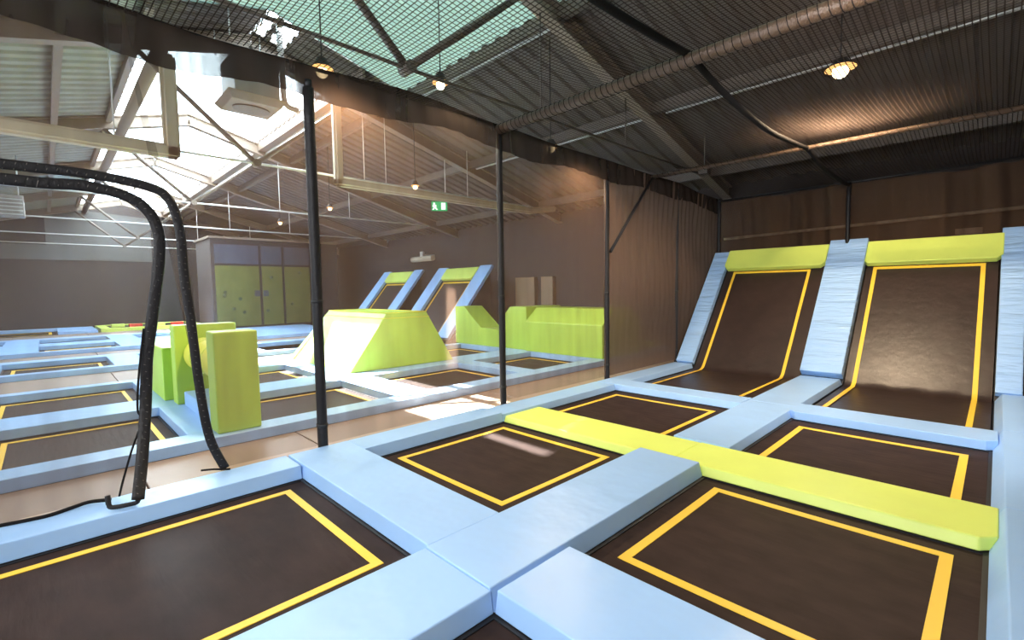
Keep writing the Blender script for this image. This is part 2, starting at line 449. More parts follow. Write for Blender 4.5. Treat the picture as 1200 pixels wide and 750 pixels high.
# the last bay of the skylight is boarded over but for a few slots
for (ya, yb) in ((GY0-.1, 3.03), (3.16, 3.27), (3.52, GY1+.1)):
    if ya < RY: corrugated(bm, GXE, SKX, ya, RY, 0); ya = RY
    corrugated(bm, GXE, SKX, ya, yb, 0, zoff=-.01)
corrugated(bm, GXE, GXE+.33, 3.01, 3.54, 0, zoff=-.02)
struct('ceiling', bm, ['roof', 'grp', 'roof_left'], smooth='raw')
# skylight glazing
bm = bmesh.new()
hexa(bm, [(X0, GY0, roof_z(GY0)+.05), (SKX, GY0, roof_z(GY0)+.05), (SKX, RY, RZ+.05), (X0, RY, RZ+.05),
          (X0, GY0, roof_z(GY0)+.06), (SKX, GY0, roof_z(GY0)+.06), (SKX, RY, RZ+.06), (X0, RY, RZ+.06)])
GC = 3.38      # the milky sheet laps a little over the ridge
hexa(bm, [(X0, RY, RZ+.05), (SKX, RY, RZ+.05), (SKX, GC, roof_z(GC)+.05), (X0, GC, roof_z(GC)+.05),
          (X0, RY, RZ+.06), (SKX, RY, RZ+.06), (SKX, GC, roof_z(GC)+.06), (X0, GC, roof_z(GC)+.06)])
w = struct('window_4', bm, 'glass_milky')
bm = bmesh.new()
hexa(bm, [(X0, GC, roof_z(GC)+.05), (SKX, GC, roof_z(GC)+.05), (SKX, GY1, roof_z(GY1)+.05), (X0, GY1, roof_z(GY1)+.05),
          (X0, GC, roof_z(GC)+.06), (SKX, GC, roof_z(GC)+.06), (SKX, GY1, roof_z(GY1)+.06), (X0, GY1, roof_z(GY1)+.06)])
struct('window_5', bm, 'glass_clear')
# glazing curbs along the skylight
bm = bmesh.new()
abox(bm, (X0, GY1, roof_z(GY1)-.22), (SKX, GY1+.05, roof_z(GY1)+.1))
abox(bm, (X0, GY1+.05, roof_z(GY1)-.22), (SKX, GY1+.25, roof_z(GY1)-.19))
abox(bm, (X0, GY0-.16, roof_z(GY0)-.20), (SKX, GY0-.06, roof_z(GY0)+.05))
abox(bm, (SKX, GY0-.1, roof_z(GY0)-.02), (SKX+.05, GY1+.1, RZ+.1)) if False else None
struct('trim_1', bm, 'steel')

# portal rafters with their tie rods and struts
TX = [-30.6, -25.9, -20.6, -15.2, -9.9, -4.65, 0.65]
for i, x in enumerate(TX):
    bm = bmesh.new()
    for (ya, yb) in ((Y0, RY), (RY, Y1)):
        bar(bm, (x, ya, roof_z(ya)-.15), (x, yb, roof_z(yb)-.15), .06, .28)
        bar(bm, (x, ya, roof_z(ya)-.03), (x, yb, roof_z(yb)-.03), .20, .03)
        bar(bm, (x, ya, roof_z(ya)-.30), (x, yb, roof_z(yb)-.30), .20, .03)
    r = struct('beam', bm, 'steel')
    bm = bmesh.new()
    tube(bm, [(x, Y0+.05, 4.05), (x, Y1-.05, 4.05)], .022, 8)
    for y in (5.2, 7.4): tube(bm, [(x, y, 4.05), (x, y, roof_z(y)-.3)], .012, 6)
    finish('tie_rod', bm, 'white_steel' if x < -9 else 'steel_dark', r)
    for (yy, m_) in ((1.25, 'steel_dark'), (4.85, 'steel_dark')):
        bm = bmesh.new(); tube(bm, [(x, RY, 4.05), (x, yy, roof_z(yy)-.3)], .045, 8); finish('strut', bm, m_, r)
    bm = bmesh.new(); tube(bm, [(x-.09, RY, 4.05), (x+.09, RY, 4.05)], .07, 10); finish('node_plate', bm, 'steel_dark', r)

# long tubes carrying the skylight curbs
for name, y, r_, m_, z in (('beam', 4.95, .085, 'white_steel', 5.72), ('beam', 1.62, .11, 'steel', 5.72)):
    bm = bmesh.new(); tube(bm, [(X0, y, z), (SKX-1.1, y, z)], r_, 12)
    struct(name, bm, m_)
# purlins
for y in (-4.2, -2.4, -1.0, .35, 5.56, 8.2, 10.9):
    bm = bmesh.new(); z = roof_z(y)
    xa = X0
    abox(bm, (xa, y-.03, z-.19), (X1, y+.03, z-.01)); abox(bm, (xa, y-.03, z-.20), (X1, y+.08, z-.185))
    struct('beam', bm, 'steel' if y < 5 else 'steel_dark')
for (xa, xb, y) in ((-9.7, -4.75, 5.62), (-4.35, .5, 8.28), (-9.7, -4.8, 8.28)):
    bm = bmesh.new(); z = roof_z(y)-.215
    abox(bm, (xa, y-.02, z), (xb, y+.025, z+.025)); struct('trim_2', bm, 'galv')

# ================================================================== NEAR COURT
C1 = (-4.14, -2.28); C2 = (-1.69, 0.01); XN = -4.52
trampoline('large rectangular trampoline in the front left corner beside the net door', C1[0], C1[1], -.9, 1.5, (-4.01, -2.50, -.75, 1.35))
trampoline('square trampoline with sun streaks across its bed beside the side net', C1[0], C1[1], 2.09, 3.9, (-4.01, -2.54, 2.35, 3.76))
trampoline('square trampoline on the net side between the lime pad and the left sloping trampoline', C1[0], C1[1], 4.38, 6.3, (-4.0, -2.5, 4.55, 6.1))
trampoline('trampoline of which only a dark corner shows at the bottom edge of the photo', C2[0], C2[1], -.9, 1.5, (-1.55, -.13, -.7, 1.33))
trampoline('trampoline at the front right, just before the lime pad', C2[0], C2[1], 2.09, 3.9, (-1.54, -.13, 2.36, 3.75), w=.06)
trampoline('trampoline between the lime pad and the right sloping trampoline', C2[0], C2[1], 4.38, 6.3, (-1.54, -.14, 4.55, 6.07), w=.06)
wall_trampoline('left sloping wall trampoline with a dark bed, next to the corner of the nets', C1[0], C1[1], 6.74, -3.98, -2.54, w=.05)
wall_trampoline('right sloping wall trampoline with warm lamplight shining on its bed', C2[0], C2[1], 6.8, -1.57, -.15, w=.055)

pad('long blue pad along the net beside the large front left trampoline', XN, C1[0], -3, 1.5, inset=(0, .02, 0, 0))
pad('wide blue bridging pad between the front left trampoline and the sun-streaked one', XN, C1[1]-.004, 1.5, 2.09, inset=(0, 0, .02, 0))
pad('narrow blue pad along the net beside the sun-streaked trampoline', XN, C1[0], 2.09, 3.88, inset=(0, .02, 0, 0))
pad('lime green pad with its left end at the net, behind the sun-streaked trampoline', C1[0], -1.99, 3.88, 4.52, z1=.072, mat='lime', inset=(0, 0, .035, 0), bev=.014)
pad('lime green pad with a cut corner at its right end, behind the front right trampoline', -1.99, .055, 3.88, 4.52, z1=.076, mat='lime', chamfer='right', slant=.035, bev=.012)
pad('narrow blue pad along the net beyond the left end of the lime pads', XN, C1[0], 3.88, 6.3, z1=.09, inset=(0, .02, 0, 0))
pad('blue cross pad at the foot of the left sloping trampoline', XN, C1[1], 6.3, 6.74, z1=.09, inset=(0, 0, .03, 0))
pad('blue floor pad in the far corner between the net and the left sloping trampoline', XN, C1[0], 6.74, KY, z1=.09, inset=(0, .02, 0, 0))
pad('wide blue pad running out of the bottom edge of the photo', C1[1], C2[0], -2.5, 1.5, z1=T-.004, inset=(0, .02, 0, 0))
pad('wide blue pad between the sun-streaked and the front right trampolines, ending at the lime pads', C1[1], C2[0]-.0, 1.5, 3.875, z1=T+.004, inset=(.0, .03, 0, 0))
pad('wide blue pad behind the lime pads, between the two middle trampolines', C1[1], C2[0], 4.52, 6.62, z1=.085, inset=(0, .03, 0, 0))
pad('wide blue pad on the floor between the flat parts of the two sloping trampolines', C1[1], C2[0], 6.62, KY, z1=.085, inset=(0, .03, 0, 0))
pad('blue cross pad in front of the front right trampoline, at the bottom of the photo', C2[0], 0.03, 1.5, 2.09, z1=T-.002, inset=(0, 0, .02, 0))
pad('blue cross pad with a cut corner, at the foot of the right sloping trampoline', C2[0]-.03, .05, 6.3, 6.8, z1=.095, chamfer='both')
pad('blue edge pad on the far right, beside the front right trampoline', .012, .5, -2.5, 4.45, inset=(.07, 0, 0, 0))
pad('blue edge pad on the far right, beyond the end of the lime pads', .012, .5, 4.45, 6.8, inset=(.07, 0, 0, 0))
pad('blue floor pad on the far right beside the flat part of the right sloping trampoline', .012, .5, 6.8, KY, inset=(.07, 0, 0, 0))

ramp_pad('narrow sloping blue pad left of the left sloping trampoline', -4.48, -4.14, .08, 2.96)
ramp_pad('wide wrinkled sloping blue pad between the two sloping trampolines', -2.28, -1.69, .10, 3.03, notch=True, n1=.17)
ramp_pad('sloping blue pad right of the right sloping trampoline, at the photo edge', .015, .27, .08, 3.1)
ramp_pad('lime green top pad of the left sloping trampoline', -4.16, -2.30, 2.46, 2.98, mat='lime', chamfer=True, n0=.02, n1=.125)
ramp_pad('lime green top pad of the right sloping trampoline', -1.72, .04, 2.46, 2.98, mat='lime', chamfer=True, n0=.02, n1=.125)

# ------------------------------------------------------------------ net posts, pipes, nets
NX = -4.56; NZ = 3.62
def post(label, x, y, z0, z1, r=.043, rope=False, collar=True):
    t = thing('net_post', label, 'post', (x, y, z0))
    bm = bmesh.new()
    n = 14; tube(bm, [(0, 0, (z1-z0)*i/n) for i in range(n+1)], r, 12); finish('foam_sleeve', bm, 'tube', t)
    bm = bmesh.new()
    tube(bm, [(0, 0, z1-z0), (0, 0, z1-z0+.07)], r*.72, 12); finish('steel_tube', bm, 'frame', t)
    if collar:
        for z in (.55, 1.75):
            bm = bmesh.new(); tube(bm, [(0, 0, z), (0, 0, z+.03)], r*1.12, 12); finish('strap', bm, 'black', t)
    return t
post('thick black post nearest the camera, standing right of the net door', NX, 1.86, FL, 3.5, .048)
post('black post standing behind the left end of the lime pad', NX, 4.28, FL, 3.56)
post('black post beside the green chamfered block seen through the net', NX, 6.68, FL, 3.54)
post('thin brown-lit post left of the left sloping trampoline', NX, 9.13, FL, 3.54, .036)
post('corner post where the side net meets the back net', NX+.06, 11.05, FL, 3.5, .038)
post('post rising behind the wide sloping blue pad between the two sloping trampolines', -2.06, 11.05, FL, 3.5, .036)
post('post of the right side net, out of the photo to the right', .62, 11.05, FL, 3.5, .036)

def pipe(label, name, pts, r, mat, cat='pipe', wraps=None):
    t = thing(name, label, cat, pts[0]); L = t.location
    bm = bmesh.new(); tube(bm, [Vector(p)-L for p in pts], r, 14); finish('tube', bm, mat, t)
    if wraps:
        bm = bmesh.new(); a, b = Vector(pts[0])-L, Vector(pts[-1])-L; n = wraps*10; sp = []
        for i in range(n+1):
            q = i/n; th = 2*math.pi*wraps*q
            sp.append(a.lerp(b, q) + Vector((0, math.cos(th), math.sin(th)))*(r+.004))
        tube(bm, sp, .0035, 5); finish('lashing_cord', bm, 'rope', t)
    return t
pipe('thick net-wrapped tube crossing overhead from the second post to the top edge', 'overhead_tube', [(NX, 4.25, 3.63), (.6, 4.32, 3.66)], .062, 'wraptube', wraps=75)
pipe('thinner black tube crossing overhead in front of the sloping trampolines', 'overhead_tube', [(NX, 8.1, 3.62), (.6, 8.2, 3.60)], .034, 'wraptube', wraps=50)
pipe('black diagonal brace under the far end of the side net rail', 'diagonal_brace', [(NX+.03, 8.1, 3.60), (NX+.03, 6.75, 2.2)], .026, 'tube', 'brace')
pipe('black top rail along the back net', 'top_rail', [(NX, 11.08, 3.52), (.62, 11.08, 3.55)], .024, 'tube', 'rail')
# rope: top cable of the side net, gently sagging between the posts
CAB = [(-3, 3.75), (.3, 3.70), (1.0, 3.66), (1.86, 3.69), (3.0, 3.75), (4.28, 3.69), (5.5, 3.66), (6.68, 3.67), (8.0, 3.65), (9.13, 3.66), (10.2, 3.58), (11.2, 3.56)]
def sagz(y):
    for a, b in zip(CAB, CAB[1:]):
        if a[0] <= y <= b[0]:
            u = (y-a[0])/(b[0]-a[0]); u = u*u*(3-2*u); return a[1]+(b[1]-a[1])*u
    return 3.6
ys = [-3 + 14.1*i/90 for i in range(91)]
bm = bmesh.new(); tube(bm, [(NX, y, sagz(y)) for y in ys], .02, 8)
tag(finish('net_cable', bm, 'rope', smooth=True), 'black cable along the top of the side net, over the posts', 'cable')
rp = [(-2.05, 1.8, 3.60), (-2.05, 2.9, 3.62), (-2.05, 3.55, 3.65), (-2.05, 4.2, 3.70), (-2.05, 4.4, 3.70), (-2.05, 5.15, 3.58), (-2.05, 6.46, 3.50), (-2.05, 7.8, 3.58), (-2.05, 8.2, 3.60), (-2.05, 9.1, 3.48), (-2.05, 10.64, 3.45), (-2.05, 11.05, 3.5)]
rp = spline(rp, 5)
bm = bmesh.new(); tube(bm, rp, .032, 8)
tag(finish('net_seam_rope', bm, 'rope', smooth=True), 'thick black seam rope sagging down the middle of the roof net', 'rope')

# side net: sheet with folds, cut around the door
def sheet(pts_fn, nu, nv, keep=None):
    bm = bmesh.new(); g = [[bm.verts.new(pts_fn(i/nu, j/nv)) for i in range(nu+1)] for j in range(nv+1)]
    for j in range(nv):
        for i in range(nu):
            if keep and not keep((i+.5)/nu, (j+.5)/nv): continue
            bm.faces.new((g[j][i], g[j][i+1], g[j+1][i+1], g[j+1][i]))
    bmesh.ops.delete(bm, geom=[v for v in bm.verts if not v.link_faces], context='VERTS')
    return bm
band2 = [(-.9, 2.47), (-.16, 2.46), (.26, 2.46), (.60, 2.42), (.73, 2.34), (.79, 2.11), (.80, 1.77), (.83, 1.36), (.86, .86), (.91, .42), (1.01, .13)]
band1 = [(-1.0, 2.36), (-.16, 2.36), (.04, 2.36), (.25, 2.37), (.46, 2.33), (.58, 2.25), (.645, 2.10), (.645, 1.9), (.61, 1.64), (.57, 1.38), (.53, 1.12), (.50, .73), (.46, .36), (.42, .06)]
def net_fold(y, z):
    far = max(0, min(1, (y-6.4)/1.2)); top = max(0, (z-2.0)/1.6)
    return .012*math.sin(y*5+z*2) + far*(.010+.02*top)*math.sin(y*34+1.5*math.sin(z*3)) + .006*math.sin(y*13+z*5)
b2s = [(p.x, p.y) for p in spline([(a, b, 0) for a, b in band2], 5)]
b1s = [(p.x, p.y) for p in spline([(a, b, 0) for a, b in band1], 5)]
def poly_mesh_yz(poly, x, mat, name, label, group=None, step=.12, fold=True):
    bm = bmesh.new(); vs = [bm.verts.new((x, a, b)) for a, b in poly]; f = bm.faces.new(vs)
    bmesh.ops.triangulate(bm, faces=[f])
    bm.normal_update()
    o = finish(name, bm, mat); return tag(o, label, 'net', group)
# strip above and right of the door up to the first post, then folded sheet onward
topl = [(y, sagz(y)) for y in [-3, -2.4, -1.8, -1.2, -.6, 0, .5, 1.0, 1.4, 1.8]]
poly = topl + [(1.8, T+.005)] + [b2s[-1]] + b2s[::-1][1:] + [(-3, 2.47)]
side = poly_mesh_yz(poly, NX, 'net', 'side_net', 'brown see-through net wall between the two courts, near section around the door')
def f_side(u, v):
    y = 1.8 + u*(6.62-1.8); z = T+.005 + v*(sagz(y)-T-.005); return (NX+net_fold(y, z)*min(1, z), y, z)
bm = sheet(f_side, 120, 24)
tag(finish('side_net', bm, 'net', smooth=True), 'see-through brown net wall between the nearest thick post and the post by the chamfered block', 'net')
def f_far(u, v):
    y = 6.62 + u*(11.1-6.62); z = T+.005 + v*(sagz(y)-T-.005); return (NX+net_fold(y, z)*min(1, z), y, z)
bm = sheet(f_far, 220, 24)
tag(finish('side_net', bm, 'net_dense', smooth=True), 'denser gathered brown net from the chamfered block to the far corner', 'net')
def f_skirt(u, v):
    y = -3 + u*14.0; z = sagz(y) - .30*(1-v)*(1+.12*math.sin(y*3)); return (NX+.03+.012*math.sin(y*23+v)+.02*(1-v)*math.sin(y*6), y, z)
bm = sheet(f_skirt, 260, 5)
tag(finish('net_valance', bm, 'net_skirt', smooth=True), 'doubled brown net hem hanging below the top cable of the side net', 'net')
# door flap
poly = [(-2.2, 2.36)] + b1s + [(.24, .125), (-2.2, .125)]
poly_mesh_yz(poly, NX+.05, 'net_flap', 'door_net', 'loose brown net flap closing the left part of the net door')
def band(label, pts, x, r, name='door_binding', extra=None):
    t = thing(name, label, 'binding', (x, pts[-1][0], pts[-1][1])); L = t.location
    def swing(a, b):        # the free edge swings out over the pad towards its foot
        if name != 'door_binding' or 'free' not in label or b > .9: return (x, a, b)
        k = 1 - .065*((.9-b)/.77)**1.5; return (x*k, a*k, 1.6+(b-1.6)*k)
    sp = spline([swing(a, b) for a, b in pts], 6)
    bm = bmesh.new(); rings = []
    for i, p in enumerate(sp):      # flat webbing sleeve: wide in the net's plane, thin across it
        d = (sp[min(i+1, len(sp)-1)]-sp[max(i-1, 0)]).normalized(); s_ = d.cross(Vector((1, 0, 0))).normalized()
        rings.append([bm.verts.new(p-L + s_*math.cos(2*math.pi*k/12)*r + Vector((1, 0, 0))*math.sin(2*math.pi*k/12)*r*.38) for k in range(12)])
    for a_, b_ in zip(rings, rings[1:]):
        for k in range(12): bm.faces.new((a_[k], a_[(k+1) % 12], b_[(k+1) % 12], b_[k])).smooth = True
    bm.faces.new(rings[0][::-1]); bm.faces.new(rings[-1]); finish('padded_edge', bm, 'tube', t)
    # spiral stitching
    bm = bmesh.new(); q = []
    tot = 0
    for i, (p, p2) in enumerate(zip(sp, sp[1:])):
        d = (p2-p); n = max(2, int(d.length/.012)); s = d.normalized().cross(Vector((1, 0, 0)))
        for k in range(n):
            th = tot/.05*2*math.pi; c = p.lerp(p2, k/n)-L
            q.append(c + s*math.cos(th)*(r-.001) + Vector((1, 0, 0))*math.sin(th)*(r*.38)); tot += d.length/n
    tube(bm, q, .0035, 5); finish('stitching', bm, 'thread', t)
    return t
b = band('black padded binding on the free edge of the net flap, hanging to the blue pad', band1, NX+.06, .038)
bm = bmesh.new(); L = b.location
foot = [(-4.21, .395, .165), (-4.22, .385, .137), (-4.23, .33, .134), (-4.24, .27, .136), (-4.25, .24, .15), (-4.27, .235, .22)]
tube(bm, [Vector(p)-L for p in spline(foot, 4)], .016, 8); finish('foot_strap', bm, 'tube', b)
band('black padded binding around the fixed side of the net door, right of the flap', band2, NX+.035, .034)
# cords at the door
def cord(label, pts, r, mat='rope'):
    bm = bmesh.new(); tube(bm, spline(pts, 6), r, 6)
    return tag(finish('cord', bm, mat, smooth=True), label, 'cord')
cord('thin black cord hanging left of the flap binding', [(NX+.07, .52, 1.35), (NX+.09, .47, 1.0), (NX+.09, .45, .75), (NX+.09, .47, .66), (NX+.09, .40, .45), (NX+.10, .34, .25), (NX+.11, .31, .135)], .007)
cord('black strap lying along the blue pad below the flap', [(NX+.14, .26, .135), (NX+.09, .15, .14), (NX+.09, .05, .13), (NX+.12, -.08, .125), (NX+.08, -.3, .125)], .013)
cord('short black cord sticking out at the foot of the fixed binding', [(NX+.02, .84, .155), (NX+.05, .92, .15), (NX+.06, 1.0, .13), (NX+.07, 1.04, .125)], .008)

# back net, right net, roof net
def f_back(u, v):
    x = NX + u*(.62-NX); top = 3.52 - .05*math.sin(u*math.pi*2)**2; z = FL + .01 + v*(top-FL)
    return (x, 11.14 + (.05+.05*v)*math.sin(x*7+2.2*math.sin(x*2.3)+.5*math.sin(z*2)) + .02*math.sin(x*27+1.5*math.sin(z*1.7)), z)
bm = sheet(f_back, 200, 20)
tag(finish('back_net', bm, 'net_back', smooth=True), 'dark brown draped net behind the sloping trampolines', 'net')
def f_right(u, v):
    y = -3 + u*14.1; z = T + v*(3.6-T); return (.56+.02*math.sin(y*7), y, z)
bm = sheet(f_right, 100, 6)
tag(finish('side_net', bm, 'net_dense', smooth=True), 'brown net wall on the right side of the near court, outside the photo', 'net')
def roof_net_z(x, y):
    ys_ = [-3, 1.8, 4.28, 8.15, 11.1]
    zz = 0
    for a, b in zip(ys_, ys_[1:]):
        if a <= y <= b:
            u = (y-a)/(b-a); zz = 4*u*(1-u); break
    ux = (x-NX)/(.6-NX); k = 1 - abs(2*((ux*2) % 1)-1)**2
    return 3.715 - .05*zz - .07*zz*k
def f_roof(u, v):
    x = NX + u*(.6-NX); y = -3 + v*14.08; return (x, y, roof_net_z(x, y) - (0 if y < 8.3 else .16*((y-8.3)/2.8)**1.5))
bm = sheet(f_roof, 40, 100)
tag(finish('roof_net', bm, 'net_ceiling', smooth=True), 'black square-mesh net stretched overhead across the near court', 'net')
pipe('thin pipe running behind the back net above the sloping trampolines', 'wall_pipe', [(NX, 11.5, 2.70), (.9, 11.5, 2.82)], .03, 'beige')
bm = bmesh.new(); abox(bm, (-.56, 11.3, 2.42), (-.22, 11.32, 2.52), .004); tag(finish('wall_plate', bm, 'sign'), 'small tan plate behind the back net above the right lime top pad', 'plate')

# ================================================================== FAR COURT
pad('narrow blue edge pad on the far side of the brown deck, seen through the net', -5.97, -5.63, -3, 11.0, z1=T)
def deck(label, x0, x1, y0, y1, seams, z1=0.0):
    bm = bmesh.new(); e = [y0] + seams + [y1]
    for a, b_ in zip(e, e[1:]): abox(bm, (x0, a+.007, FL), (x1, b_-.007, z1), .004, 1)
    return tag(finish('walkway_deck', bm, 'deck'), label, 'deck')
deck('brown walkway deck just behind the side net, crossed by thin seams', -5.63, NX-.07, -3, 11.3, [-2.4, -.95, .53, 1.98, 3.45, 4.9, 6.35, 7.8, 9.25])
deck('second brown walkway deck beyond the first two trampoline rows', -13.0, -10.65, -3, 8.6, [-2.2, .9, 3.0, 5.1, 7.2])
deck('third brown walkway deck in the left distance', -17.9, -15.8, -3, 8.6, [-1.5, .95, 3.2, 5.4])
deck('farthest brown walkway deck before the back curtain', -27.5, -23.9, -3, 4.6, [-1, 1.2, 3])
C3 = (-7.74, -5.97); C4 = (-10.4, -8.5); C5 = (-15.3, -13.25)
R = [(-3.0, -1.35), (-.75, 1.0), (1.6, 3.5), (4.06, 6.0), (6.4, 8.17)]
lab3 = ['trampoline at the far left edge beyond the walkway deck', 'trampoline in front of the green hurdle, seen through the net door',
        'partly sunlit trampoline right of the green hurdle, behind the nearest post', 'trampoline in front of the big green wedge block, behind the net', 'trampoline in front of the green chamfered block, behind the net']
lab4 = ['second-row trampoline at the far left edge', 'second-row trampoline left of the green hurdle', 'second-row trampoline between the green hurdle and the big wedge block',
        None, 'second-row trampoline between the big wedge block and the green step block']
lab5 = ['third-row trampoline at the far left edge', 'third-row trampoline far behind the net door', 'third-row trampoline far behind the green hurdle', None, 'third-row trampoline hidden low behind the big wedge block']
for k, (a, b_) in enumerate(R):
    trampoline(lab3[k], C3[0], C3[1], a, b_, (C3[0]+.1, C3[1]-.12, a+(.2 if k != 1 else .32), b_-.12), w=.05)
    if lab4[k]: trampoline(lab4[k], C4[0], C4[1], a, b_, (C4[0]+.1, C4[1]-.12, a+.2, b_-.12), w=.05)
    if lab5[k] and k < 4: trampoline(lab5[k], C5[0], C5[1], a, b_, (C5[0]+.2, C5[1]-.15, a+.15, b_-.12), w=.06)
gap = [(-1.35, -.75), (1.0, 1.6), (3.5, 4.06), (6.0, 6.4), (8.17, 8.75)]
gl3 = ['blue cross pad at the left edge of the first row beyond the deck', 'blue cross pad carrying the near panel of the green hurdle', 'blue cross pad at the near foot of the big wedge block, first row',
       'blue cross pad right of the big wedge block, first row', 'blue cross pad under the front edge of the green chamfered block']
gl4 = ['blue cross pad at the left edge of the second row', 'blue cross pad carrying the low green box of the hurdle', 'sunlit blue cross pad left of the big wedge block', 'blue cross pad behind the right end of the big wedge block', 'blue cross pad under the front edge of the green step block']
for k, (a, b_) in enumerate(gap):
    pad(gl3[k], C3[0], C3[1], a, b_); pad(gl4[k], C4[0], C4[1], a, b_)
pad('long blue pad between the first and second trampoline rows beyond the net', -8.5, -7.74, -3, 8.75)
pad('narrow blue pad between the second trampoline row and the second deck', -10.65, -10.4, -3, 8.75)
pad('narrow blue pad at the near edge of the third trampoline row', -13.25, -13.0, -3, 8.6)
pad('blue pad on the far side of the third trampoline row', -15.8, -15.3, -3, 8.6)
for k, (a, b_) in enumerate(gap[:4]):
    pad(['third-row blue cross pad at the left photo edge', 'third-row blue cross pad beyond the green hurdle', 'third-row blue cross pad left behind the big wedge block', 'third-row blue cross pad hidden behind the big wedge block'][k], C5[0], C5[1], a, b_)
# distant blue island with small openings
ISL = [(-20.0, -18.1), (-23.1, -21.2)]
YR = [(-2.8, -1.0), (-.2, 1.55), (2.3, 4.0)]
nm = {(0, 0): 'leftmost', (0, 1): 'middle', (0, 2): 'right-hand'}
for i, (xa, xb) in enumerate(ISL):
    for j, (a, b_) in enumerate(YR):
        trampoline('%s small trampoline in the %s row of the distant blue island' % (['leftmost', 'middle', 'right-hand'][j], ['nearer', 'farther'][i]), xa, xb, a, b_, (xa+.15, xb-.15, a+.12, b_-.12), w=.1)
for (a, b_, l) in ((-3, -2.8, 'thin blue end pad at the left edge of the distant island'), (-1.0, -.2, 'blue cross pad left of the middle trampolines in the distance'), (1.55, 2.3, 'blue cross pad right of the middle trampolines in the distance'), (4.0, 8.7, 'wide blue pad area in front of the climbing cabin')):
    pad(l, -23.1, -18.1, a, b_)
pad('near blue edge pad of the distant island', -18.1, -17.9, -3, 8.7)
pad('blue pad between the two small trampoline rows of the distant island', -21.2, -20.0, -3, 4.0, z1=T+.003) if False else None
for j, (a, b_) in enumerate(YR):
    pad('narrow blue pad behind the %s small trampoline of the nearer island row' % ['leftmost', 'middle', 'right-hand'][j], -21.2, -20.0, a, b_)
pad('far blue edge pad of the distant island', -23.9, -23.1, -3, 4.6)
trampoline('dark long trampoline at the foot of the far curtain', -30.2, -27.9, -2.8, .3, (-30.0, -28.1, -2.7, .15), w=.1)
pad('far blue pad along the foot of the left end wall', -31.2, -30.25, -3, 1.6)
pad('blue pad beside the dark long trampoline at the far curtain', -30.25, -27.5, .33, 1.6)
# lime kerb of the foam pit
t = thing('foam_pit', 'far foam pit with a lime kerb and red and yellow foam, below the far wall', 'foam pit', (-29.4, 3.6, FL)); L = t.location
bm = bmesh.new(); ring(bm, -31.2-L.x, -27.6-L.x, 1.7-L.y, 5.6-L.y, .35, 0, .40)
finish('kerb', bm, 'lime', t)
bm = bmesh.new(); abox(bm, (-30.8-L.x, 2.1-L.y, 0), (-28.0-L.x, 5.2-L.y, .36)); finish('foam_fill', bm, 'bed', t)
for k, (x, y, m_) in enumerate(((-28.4, 3.0, 'red'), (-28.6, 3.9, 'lime'), (-29, 2.4, 'lime'), (-28.3, 4.6, 'red'))):
    bm = bmesh.new(); abox(bm, (x-.15-L.x, y-.25-L.y, .36), (x+.15-L.x, y+.25-L.y, .52), .03)
    o = finish('foam_cube', bm, m_, t)
    if m_ == 'red': o['label'] = 'red foam block'

# ------------------------------------------------------------------ foam obstacles
def foam(name, label, cat, build, mat, loc):
    bm = bmesh.new(); build(bm); bmesh.ops.translate(bm, verts=bm.verts, vec=-Vector(loc))
    o = finish(name, bm, mat); o.location = loc
    return tag(o, label, cat)
# big wedge
BW = (-9.7, 5.0, T)
def wedge(bm):
    hexa(bm, [(-8.2, 3.88, T+.001), (-8.15, 6.2, T+.001), (-11.2, 6.2, T+.001), (-11.2, 3.88, T+.001),
              (-8.55, 4.86, 1.16), (-8.5, 5.78, 1.16), (-11.25, 5.78, 1.16), (-11.25, 4.86, 1.16)], .02, 3)
w = foam('foam_wedge', 'big lime green wedge-shaped block with sloping sides, in the sun beyond the net', 'foam block', wedge, 'green', BW)
bm = bmesh.new()   # piping along the top edge and the seam below it
def lerp(a, b, t): return Vector(a).lerp(Vector(b), t)
bot = [(-8.2, 3.88, T), (-8.15, 6.2, T), (-11.2, 6.2, T), (-11.2, 3.88, T)]
top = [(-8.55, 4.86, 1.165), (-8.5, 5.78, 1.165), (-11.25, 5.78, 1.165), (-11.25, 4.86, 1.165)]
lo = [lerp(a, b, .90) for a, b in zip(bot, top)]
for k in range(4):
    tube(bm, [Vector(lo[k])-Vector(BW), Vector(lo[(k+1) % 4])-Vector(BW)], .008, 6)
    tube(bm, [Vector(top[k])-Vector(BW), Vector(top[(k+1) % 4])-Vector(BW)], .010, 6)
finish('piping', bm, 'yellow_foam', w)
# hurdle: near panel, roller, far panel, low box
# near panel
p = foam('foam_upright', 'tall green upright foam panel nearest the net, holding the yellow roller', 'foam block',
         lambda bm: abox(bm, (-6.03, 1.23, T+.001), (-5.72, 1.66, 1.20), .02, 3), 'green', (-5.87, 1.45, T))
p = foam('foam_upright', 'second green upright foam panel behind the yellow roller', 'foam block',
         lambda bm: abox(bm, (-7.95, 1.20, T+.001), (-7.68, 1.95, 1.19), .02, 3), 'green', (-7.8, 1.5, T))
t = thing('foam_roller', 'round yellow foam roller held between the two green panels', 'foam roller', (-6.85, 1.52, .78))
bm = bmesh.new(); n = 28
tube(bm, [(-.82, 0, 0), (-.78, 0, 0), (.78, 0, 0), (.82, 0, 0)], [.20, .23, .23, .20], n); finish('roller', bm, 'yellow_foam', t)
bm = bmesh.new()
for x in (-.40, .15): tube(bm, [(x, 0, 0), (x+.012, 0, 0)], .234, n)
finish('seam', bm, 'green', t)
foam('foam_box', 'low green foam box with a bright sunlit top, behind the hurdle panels', 'foam block',
     lambda bm: abox(bm, (-9.95, 1.12, T+.001), (-8.12, 1.58, .86), .02, 3), 'green', (-9, 1.35, T))
